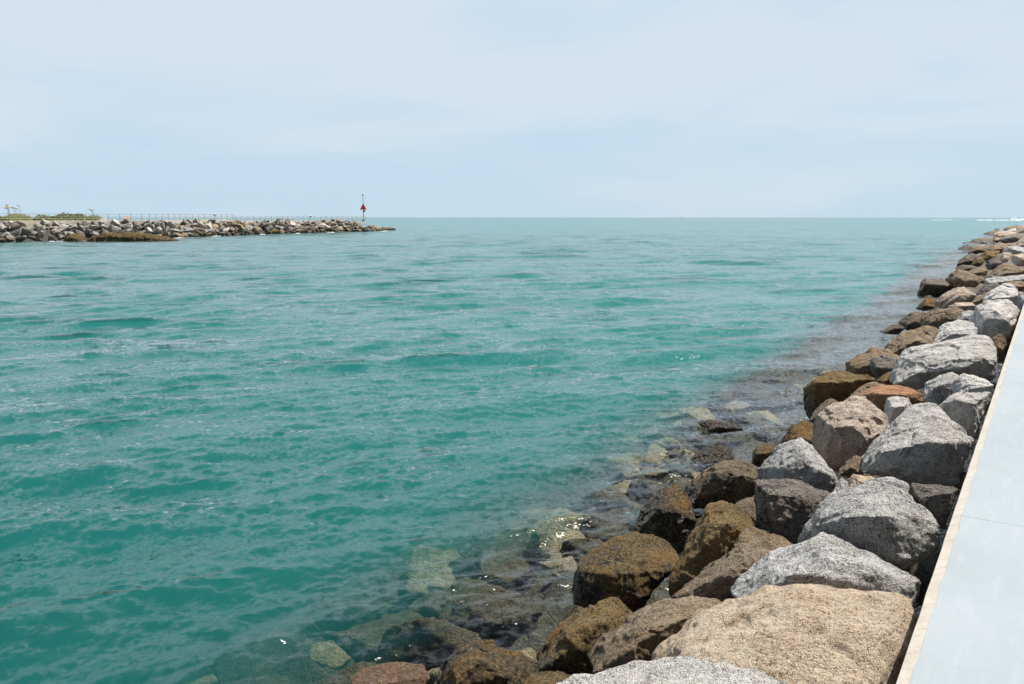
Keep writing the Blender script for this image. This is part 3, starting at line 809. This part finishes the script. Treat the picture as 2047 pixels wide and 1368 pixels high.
# navigation beacon with the red triangle
def beacon():
    s = s_at_px(734, BANK_W + .5); base = along(s) + INL * (BANK_W + .5) + Vector((0, 0, DECK - .3))
    o = empty('navigation_beacon', base)
    dist = (base - CAM).dot(FWD); mpp = dist / FPX
    H = (434.5 - 384) * mpp
    toC = (CAM - base); toC.z = 0; toC.normalize(); side = Vector((-toC.y, toC.x, 0))
    steel = plain('beacon_steel', (.24, .27, .28), .5, .5, .15)
    dark = plain('beacon_dark', (.03, .035, .04), .5, 0, .1)
    red = plain('daymark_red', (.95, .014, .012), .5, 0, .05)
    redl = plain('daymark_border', (.85, .09, .06), .45, 0, .05)
    z_tb, z_tt = (434.5 - 413.5) * mpp, (434.5 - 401.0) * mpp
    MB().tube((0,0,-.3), (0,0,z_tb + .4), .11, .10, 10).build('lower_mast', steel, o)
    MB().tube((0,0,z_tb + .38), (0,0,H - .3), .085, .06, 8).build('upper_mast', steel, o)
    MB().tube((0,0,-.3), (0,0,.12), .42, .42, 14).build('base', deck_mat, o)
    ln = MB(); ln.tube((0,0,H-.32), (0,0,H-.22), .16, .16, 10); ln.tube((0,0,H-.22), (0,0,H+.06), .11, .13, 10); ln.tube((0,0,H+.06),(0,0,H+.16), .15, .06, 10)
    ln.build('lantern', dark, o)
    def tri(w, h, z0, y0, y1, name, mat):
        m = MB(); f = toC
        a = [side * -w, side * w, Vector((0, 0, h))]
        v = [p + Vector((0, 0, z0)) + f * y0 for p in a] + [p + Vector((0, 0, z0)) + f * y1 for p in a]
        m.add(v, [(0,1,2),(5,4,3),(0,3,4,1),(1,4,5,2),(2,5,3,0)]); return m.build(name, mat, o)
    ht = z_tt - z_tb
    w = ht * .54
    tri(w, ht, z_tb, .17, .20, 'daymark_border', redl)
    tri(w * .80, ht * .80, z_tb + ht * .06, .202, .215, 'daymark', red)
    bx = side * .28 + toC * .05
    m = MB(); m.tube(bx + Vector((0,0,z_tb - .62)), bx + Vector((0,0,z_tb - .12)), .20, .26, 8); m.tube(Vector((0,0,z_tb - .4)), bx + Vector((0,0,z_tb - .4)), .06, n=6)
    m.build('battery_box', dark, o)
    tag(o, 'red triangle beacon on a grey mast at the end of the far jetty', 'beacon')
beacon()

# ------------------------------------------------------------------ boulders of the far jetty
far_mesh = []
for k in range(12):
    random.seed(300 + k)
    pts = []
    for _ in range(9):
        v = Vector((random.gauss(0, 1), random.gauss(0, 1), random.gauss(0, .9))).normalized()
        pts.append(Vector((v.x * .60, v.y * .55, v.z * .46)) * random.uniform(.9, 1.15))
    me, _ = finish_rock(pts, 'boulder', 1.15, 70 + k, vox=20, smooth_it=1, amp=1.0)
    me.materials.append(ROCK['grey'])
    far_mesh.append(me)
LANDMARKS = [('the tall plumes', 30), ('the green mound', 130), ('the small plumes', 188), ('the pink board', 274), ('the landward sign', 428), ('the railing step', 466), ('the middle lower railing', 545), ('the seaward sign', 620), ('the red beacon', 732)]
ROWS = ['waterline', 'second', 'third', 'topmost']
random.seed(21)
entries = []
for row_ in range(4):
    s = LEN * 0 + 8.0 + row_ * .9
    end = LEN - (0.0, 2.0, 4.2, 6.0)[row_]
    while s < end:
        size = random.uniform(1.5, 2.6) * (1.0 if row_ else .9)
        p = along(min(s, LEN)) + INL * (.35 + row_ * 1.55 + random.uniform(-.2, .2))
        tipf = max(0.0, (s - (LEN - 9)) / 9)
        z = (.32, 1.12, 1.85, 2.38)[row_] + random.uniform(-.18, .22) - tipf * .25 * row_ + (.25 if row_ == 3 and random.random() < .2 else 0)
        if row_ == 3 and s > S_STEP: z -= .05
        entries.append([row_, s, p + Vector((0, 0, z)), size])
        s += size * random.uniform(.78, .98)
# the blunt seaward tip
TIP = WLP[-1]
for (a, b, z, sz) in [(1.2, 1.0, .5, 2.0), (.6, 3.2, .9, 2.2), (2.9, 2.2, .35, 1.9), (1.5, 5.0, .6, 2.2)]:
    entries.append([0, LEN + a, TIP + AX * a + INL * b + Vector((0, 0, z)), sz])
TONES = {'pale': 'pale', 'grey': 'grey', 'dark': 'dark', 'brown': 'brown', 'tan': 'sandy', 'orange': 'rust orange', 'pink': 'pale buff', 'ochre': 'ochre stained'}
used = {}
for row_, s, p, size in sorted(entries, key=lambda e: (e[0], e[1])):
    x = px_of(p)[0]
    left = x < 330
    if row_ == 0: tone = random.choice(['dark', 'brown', 'brown', 'grey', 'dark', 'ochre'])
    elif row_ == 1: tone = random.choice(['grey', 'dark', 'brown', 'grey', 'pink'] if not left else ['grey', 'pale', 'dark', 'grey'])
    elif row_ == 2: tone = random.choice(['grey', 'pink', 'brown', 'dark', 'dark', 'grey', 'brown'] if not left else ['pale', 'grey', 'dark', 'pink', 'grey'])
    else: tone = random.choice(['grey', 'pink', 'dark', 'brown', 'dark'] if not left else ['grey', 'grey', 'pink', 'pale', 'dark'])
    if x > 560 and tone == 'pale': tone = 'pink'
    o = bpy.data.objects.new('boulder', random.choice(far_mesh)); COL.objects.link(o)
    o.material_slots[0].link = 'OBJECT'; o.material_slots[0].material = ROCK[{'grey': 'far_grey', 'pale': 'far_pale', 'pink': 'far_pale'}.get(tone, tone)]
    o.location = p
    o.scale = (size * random.uniform(.62, .95), size * random.uniform(.6, .85), size * random.uniform(.62, .90))
    o.rotation_euler = (random.uniform(-.5, .5), random.uniform(-.5, .5), random.uniform(0, 6.28))
    nm, nx = min(LANDMARKS, key=lambda l: abs(l[1] - x))
    sd = 'left' if x < nx else 'right'
    used.setdefault((row_, nm, sd), []).append((abs(x - nx), o, tone))
for (row_, nm, sd), lst in used.items():
    for k, (_, o, tone) in enumerate(sorted(lst, key=lambda q: q[0])):
        tag(o, '%s boulder, %s %s of %s, %s row of the far jetty' % (TONES[tone], ORD[k] if k < 10 else 'eleventh', sd, nm, ROWS[row_]), 'boulder', 'boulders of the far jetty')
# block lying off the tip
tb = bpy.data.objects.new('boulder', far_mesh[4]); COL.objects.link(tb); tb.material_slots[0].link = 'OBJECT'; tb.material_slots[0].material = ROCK['brown']
tb.location = on_z(789, 460.2) + Vector((0, 0, .45)) + INL * 1.0; tb.scale = (4.6, 2.3, 1.8); tb.rotation_euler = (0, 0, math.atan2(RIGHT.y, RIGHT.x))
tag(tb, 'long flat brown block lying alone off the seaward tip of the far jetty', 'boulder', 'boulders of the far jetty')

# weed-covered reef rock in front of the far jetty, and a smaller one
def reef(x0, x1, yb, h, label, seed):
    a, b = on_z(x0, yb), on_z(x1, yb)
    d = (b - a); L = d.length; d.normalize(); inl = Vector((-d.y, d.x, 0));  inl = inl if inl.dot(FWD) > 0 else -inl
    random.seed(seed); pts = []
    n = 15
    for i in range(n + 1):
        f = i / n
        e = min(1, f * 6 + .35) * min(1, (1 - f) * 1.5 + .22)
        for (oy, hz) in ((0, -.6), (.15, .45 * h * e), (.9, h * e * random.uniform(.45, 1.0)), (2.6, h * e * random.uniform(.5, 1.0)), (3.4, -.5)):
            pts.append(a + d * (L * f) + inl * oy + Vector((0, 0, hz)))
    me, c = finish_rock(pts, 'reef_rock', max(2.2, L * .42), seed, vox=50, smooth_it=0, amp=1.3)
    o = link('reef_rock', me, ROCK['weedreef']); o.location = c
    tag(o, label, 'rock')
ROCK['weedreef'] = rock_mat('weed_reef', (.27,.19,.085), (.02,.016,.010), (.20,.125,.035), .6, .62, algae=.35, grain=.12, coarse=4)
reef(171, 345, 482, 1.42, 'long low golden brown weed covered reef at the foot of the far jetty', 9)
reef(128, 158, 482.5, 1.2, 'small brown hump at the waterline left of the long weedy reef', 12)

# ------------------------------------------------------------------ dune plants behind the far railing
leaf = plain('dune_leaf', (.24, .255, .05), .6, 0, .5, 3)
leaf2 = plain('grass_blade', (.13, .145, .05), .6, 0, .4, 3)
plume = plain('grass_plume', (.34, .28, .19), .9, 0, .2, 3)
def ext(s):
    return along(s) if s >= 0 else WLP[0] + AX * s
def s_at2(x, inl):
    lo, hi = -60.0, LEN
    for _ in range(40):
        mid = (lo + hi) / 2
        if px_of(ext(mid) + INL * inl + Vector((0, 0, DECK)))[0] < x: lo = mid
        else: hi = mid
    return lo
def mound(px0, px1, ytop, label, seed, inland=4.5, cat='shrub'):
    rnd = random.Random(seed)
    a = ext(s_at2(px0, BANK_W + inland)); b = ext(s_at2(px1, BANK_W + inland))
    d = (b - a); L = d.length; d.normalize()
    c = (a + b) / 2 + INL * (BANK_W + inland) + Vector((0, 0, DECK - .1))
    o = empty('shrub', c)
    dist = (c - CAM).dot(FWD); H = CAM.z + (434 - ytop) * dist / FPX - c.z; H *= 1.3
    m = MB()
    for _ in range(int(1500 * L / 4)):
        u = rnd.uniform(-1, 1); v = rnd.uniform(-1, 1); w = rnd.random() ** .4
        hgt = H * max(0, 1 - abs(u) ** 2.6) * max(.1, 1 - .5 * v * v) * (.9 + .25 * math.sin(u * 9 + seed) * rnd.random())
        p = d * (u * L * .5) + INL * v * 1.6 + Vector((0, 0, hgt * w))
        r = rnd.uniform(.10, .20)
        t = Vector((rnd.gauss(0, 1), rnd.gauss(0, 1), rnd.gauss(0, .6))).normalized(); bb = t.orthogonal().normalized()
        m.add([p - t * r, p + bb * r * .5, p + t * r, p - bb * r * .5], [(0, 1, 2, 3)])
    m.build('foliage', leaf, o)
    st = MB()
    for _ in range(6):
        u = rnd.uniform(-.6, .6); st.tube(d * (u * L * .5), d * (u * L * .42) + Vector((0, 0, H * .6)), .04, .015, 5)
    st.build('stem', leaf2, o)
    tag(o, label, cat)
    return o, d, L, H
def clump(px0, px1, ytop, yplume, label, seed, n_pl, base_=4.0):
    rnd = random.Random(seed)
    a = ext(s_at2(px0, BANK_W + base_)); b = ext(s_at2(px1, BANK_W + base_)); d = b - a; L = d.length; d.normalize()
    c = (a + b) / 2 + INL * (BANK_W + base_) + Vector((0, 0, DECK - .1))
    o = empty('sea_oats', c)
    dist = (c - CAM).dot(FWD)
    H = CAM.z + (434 - ytop) * dist / FPX - c.z; HP = CAM.z + (434 - yplume) * dist / FPX - c.z
    m = MB()
    for _ in range(int(420 * L)):
        u = rnd.uniform(-1, 1); p = d * (u * L * .5) + INL * rnd.uniform(-1, 1)
        hh = H * rnd.uniform(.55, 1.1) * (1 - .45 * u * u); le = d * rnd.gauss(0, .35) * hh + INL * rnd.gauss(0, .2)
        w = d * .035
        m.add([p - w, p + w, p + le * .4 + Vector((0, 0, hh * .7)) + w * .7, p + le * .4 + Vector((0, 0, hh * .7)) - w * .7, p + le + Vector((0, 0, hh))], [(0, 1, 2, 3), (3, 2, 4)])
    m.build('foliage', leaf, o)
    for _ in range(n_pl):
        u = rnd.uniform(-.75, .75); p = d * (u * L * .5)
        hp = HP * rnd.uniform(.78, 1.0); tip = p + d * rnd.uniform(-.75, -.1) * 1.1 + Vector((0, 0, hp))
        s = MB(); s.tube(p, tip, .03, .02, 5); so = s.build('stalk', leaf2, o)
        m = MB(); e = tip + d * -.42 + Vector((0, 0, .12)) ; m.tube(tip, (tip + e) / 2, .07, .12, 6); m.tube((tip + e) / 2, e, .12, .03, 6); m.build('plume', plume, so)
    tag(o, label, 'grass clump')
clump(11, 58, 427, 411, 'tall grass clump with bending seed plumes at the left end of the far jetty', 2, 9)
clump(182, 196, 429, 418.5, 'small grass clump with two pale plumes right of the green mound', 5, 3)
mound(92, 182, 429.5, 'long low green mound of shrub behind the far railing', 3)
mound(-45, 9, 431, 'low green shrub cut by the left edge of the picture', 7)
mound(74, 97, 431.5, 'dark round little shrub left of the long green mound', 8, inland=3.4)

# ------------------------------------------------------------------ foam, wake, buoy
foam_m = plain('sea_foam', (.85, .88, .88), .9, 0, .06, 3)
def foam_ribbon(name, pts, w, h, seed, amp):
    m = MB(); rnd = random.Random(seed)
    for i in range(len(pts) - 1):
        a, b = pts[i], pts[i + 1]
        n = max(3, int((b - a).length / (w * .8)))
        for k in range(n):
            if rnd.random() < .15: continue
            f = (k + rnd.random()) / n
            p = a.lerp(b, f); r = w * rnd.uniform(.5, 1.2); hh = h * rnd.uniform(.4, 1.2)
            ring = []
            for q in range(9):
                an = 2 * math.pi * q / 9; rr = r * rnd.uniform(.7, 1.25)
                ring.append(p + Vector((math.cos(an) * rr, math.sin(an) * rr, -.05)))
            inner = [p + (v - p) * .55 + Vector((0, 0, hh * rnd.uniform(.7, 1.1))) for v in ring]
            m.add(ring + inner + [p + Vector((0, 0, hh * 1.15))], [(q, (q+1) % 9, 9 + (q+1) % 9, 9 + q) for q in range(9)] + [(9 + q, 9 + (q+1) % 9, 18) for q in range(9)])
    return tag(m.build(name, foam_m, smooth=True), kind='stuff')
foam_ribbon('wake_foam', [on_z(1950, 440.4), on_z(2000, 440.6), on_z(2075, 440.8)], 2.0, .42, 1, 1)
foam_ribbon('wake_foam', [on_z(1863, 440.2), on_z(1905, 440.2)], 1.6, .18, 2, 1)
foam_ribbon('spray', [on_z(2022, 440.6), on_z(2060, 440.8)], 2.2, 2.2, 3, 1)
# white water at the foot of the far jetty
for k, (x0, y0, x1, y1) in enumerate([(98, 482.6, 126, 482.2), (152, 482.2, 170, 482), (345, 476.8, 362, 475.2), (424, 472.8, 440, 472), (520, 469, 530, 468.6), (590, 467, 600, 466.6), (655, 465, 668, 464.6), (760, 462.6, 775, 462.2)]):
    foam_ribbon('foam', [on_z(x0, y0), on_z(x1, y1)], .20, .05, 20 + k, 1)
p = on_z(1360, 436.6)
o = empty('channel_buoy', p); bm_ = plain('buoy_paint', (.05, .06, .07), .5, 0, .1)
MB().tube((0,0,-.6), (0,0,.6), 1.3, 1.3, 14).build('float', bm_, o)
MB().tube((0,0,.6), (0,0,4.6), .75, .4, 8).build('tower', bm_, o)
MB().tube((0,0,4.6), (0,0,5.3), .25, .25, 8).build('lamp', bm_, o)
tag(o, 'tiny dark buoy standing on the horizon right of the middle', 'buoy')

# ------------------------------------------------------------------ sky, sun, camera
SUN_EL, SUN_AZ = rad(62), rad(-66)        # azimuth: left(+)/right(-) of the camera's heading
hd = math.atan2(FWD.y, FWD.x) + SUN_AZ
sdir = Vector((math.cos(hd) * math.cos(SUN_EL), math.sin(hd) * math.cos(SUN_EL), math.sin(SUN_EL)))
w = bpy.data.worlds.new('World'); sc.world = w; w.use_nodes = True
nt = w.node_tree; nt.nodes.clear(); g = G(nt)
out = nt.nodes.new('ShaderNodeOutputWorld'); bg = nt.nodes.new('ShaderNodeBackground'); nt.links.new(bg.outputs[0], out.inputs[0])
sky = g.n('ShaderNodeTexSky', sky_type='NISHITA'); sky.sun_disc = False
sky.sun_elevation = SUN_EL; sky.sun_rotation = math.pi / 2 - hd
sky.air_density = 1.0; sky.dust_density = 1.0; sky.ozone_density = 1.0
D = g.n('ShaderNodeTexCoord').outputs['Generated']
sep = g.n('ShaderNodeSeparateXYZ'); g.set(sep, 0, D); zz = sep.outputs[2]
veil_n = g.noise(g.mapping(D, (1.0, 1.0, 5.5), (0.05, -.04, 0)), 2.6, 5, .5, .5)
# thin high cloud: milky above, clearer blue low down, fading out overhead; its unseen part is shaped for the lighting
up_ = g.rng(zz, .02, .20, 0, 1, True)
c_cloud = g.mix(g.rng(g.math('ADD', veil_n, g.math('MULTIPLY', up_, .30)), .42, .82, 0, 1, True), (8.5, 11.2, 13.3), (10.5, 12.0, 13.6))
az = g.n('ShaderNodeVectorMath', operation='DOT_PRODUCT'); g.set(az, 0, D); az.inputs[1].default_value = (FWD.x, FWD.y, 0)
vs_ = g.n('ShaderNodeVectorMath', operation='SCALE'); g.set(vs_, 0, c_cloud); g.set(vs_, 'Scale', g.rng(zz, .22, .62, 1, 1.6, True)); c_cloud = vs_.outputs[0]  # unseen cloud above the view brightened to strengthen the water's sky reflection
fac = g.math('MULTIPLY', g.rng(zz, .40, .97, .93, .10, True), g.rng(g.math('ADD', az.outputs['Value'], g.math('MULTIPLY', veil_n, .25)), .10, .60, .15, 1, True))  # veil cleared behind the camera to weaken fill on shaded stone faces
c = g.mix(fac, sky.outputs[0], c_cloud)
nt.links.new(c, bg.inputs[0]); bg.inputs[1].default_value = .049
L = bpy.data.lights.new('sun', 'SUN'); L.energy = 5.0; L.angle = rad(.55); L.color = (1, .955, .89)
lo = bpy.data.objects.new('sun', L); COL.objects.link(lo); lo.rotation_euler = (-sdir).to_track_quat('-Z', 'Y').to_euler()

cam = bpy.data.cameras.new('camera'); co_ = bpy.data.objects.new('camera', cam); COL.objects.link(co_)
cam.sensor_width = 36; cam.lens = FPX / 2047 * 36; cam.clip_start = .05; cam.clip_end = 40000
co_.matrix_world = Matrix(((RIGHT.x, UP.x, -FWD.x, CAM.x), (RIGHT.y, UP.y, -FWD.y, CAM.y), (RIGHT.z, UP.z, -FWD.z, CAM.z), (0, 0, 0, 1)))
sc.camera = co_
sc.view_settings.view_transform = 'Standard'; sc.view_settings.look = 'None'; sc.view_settings.gamma = 1; sc.view_settings.exposure = .45
cy = sc.cycles
cy.use_denoising = True
cy.max_bounces = 10; cy.transparent_max_bounces = 12; cy.volume_bounces = 3; cy.diffuse_bounces = 3; cy.glossy_bounces = 3
cy.sample_clamp_indirect = 4; cy.sample_clamp_direct = 1.8
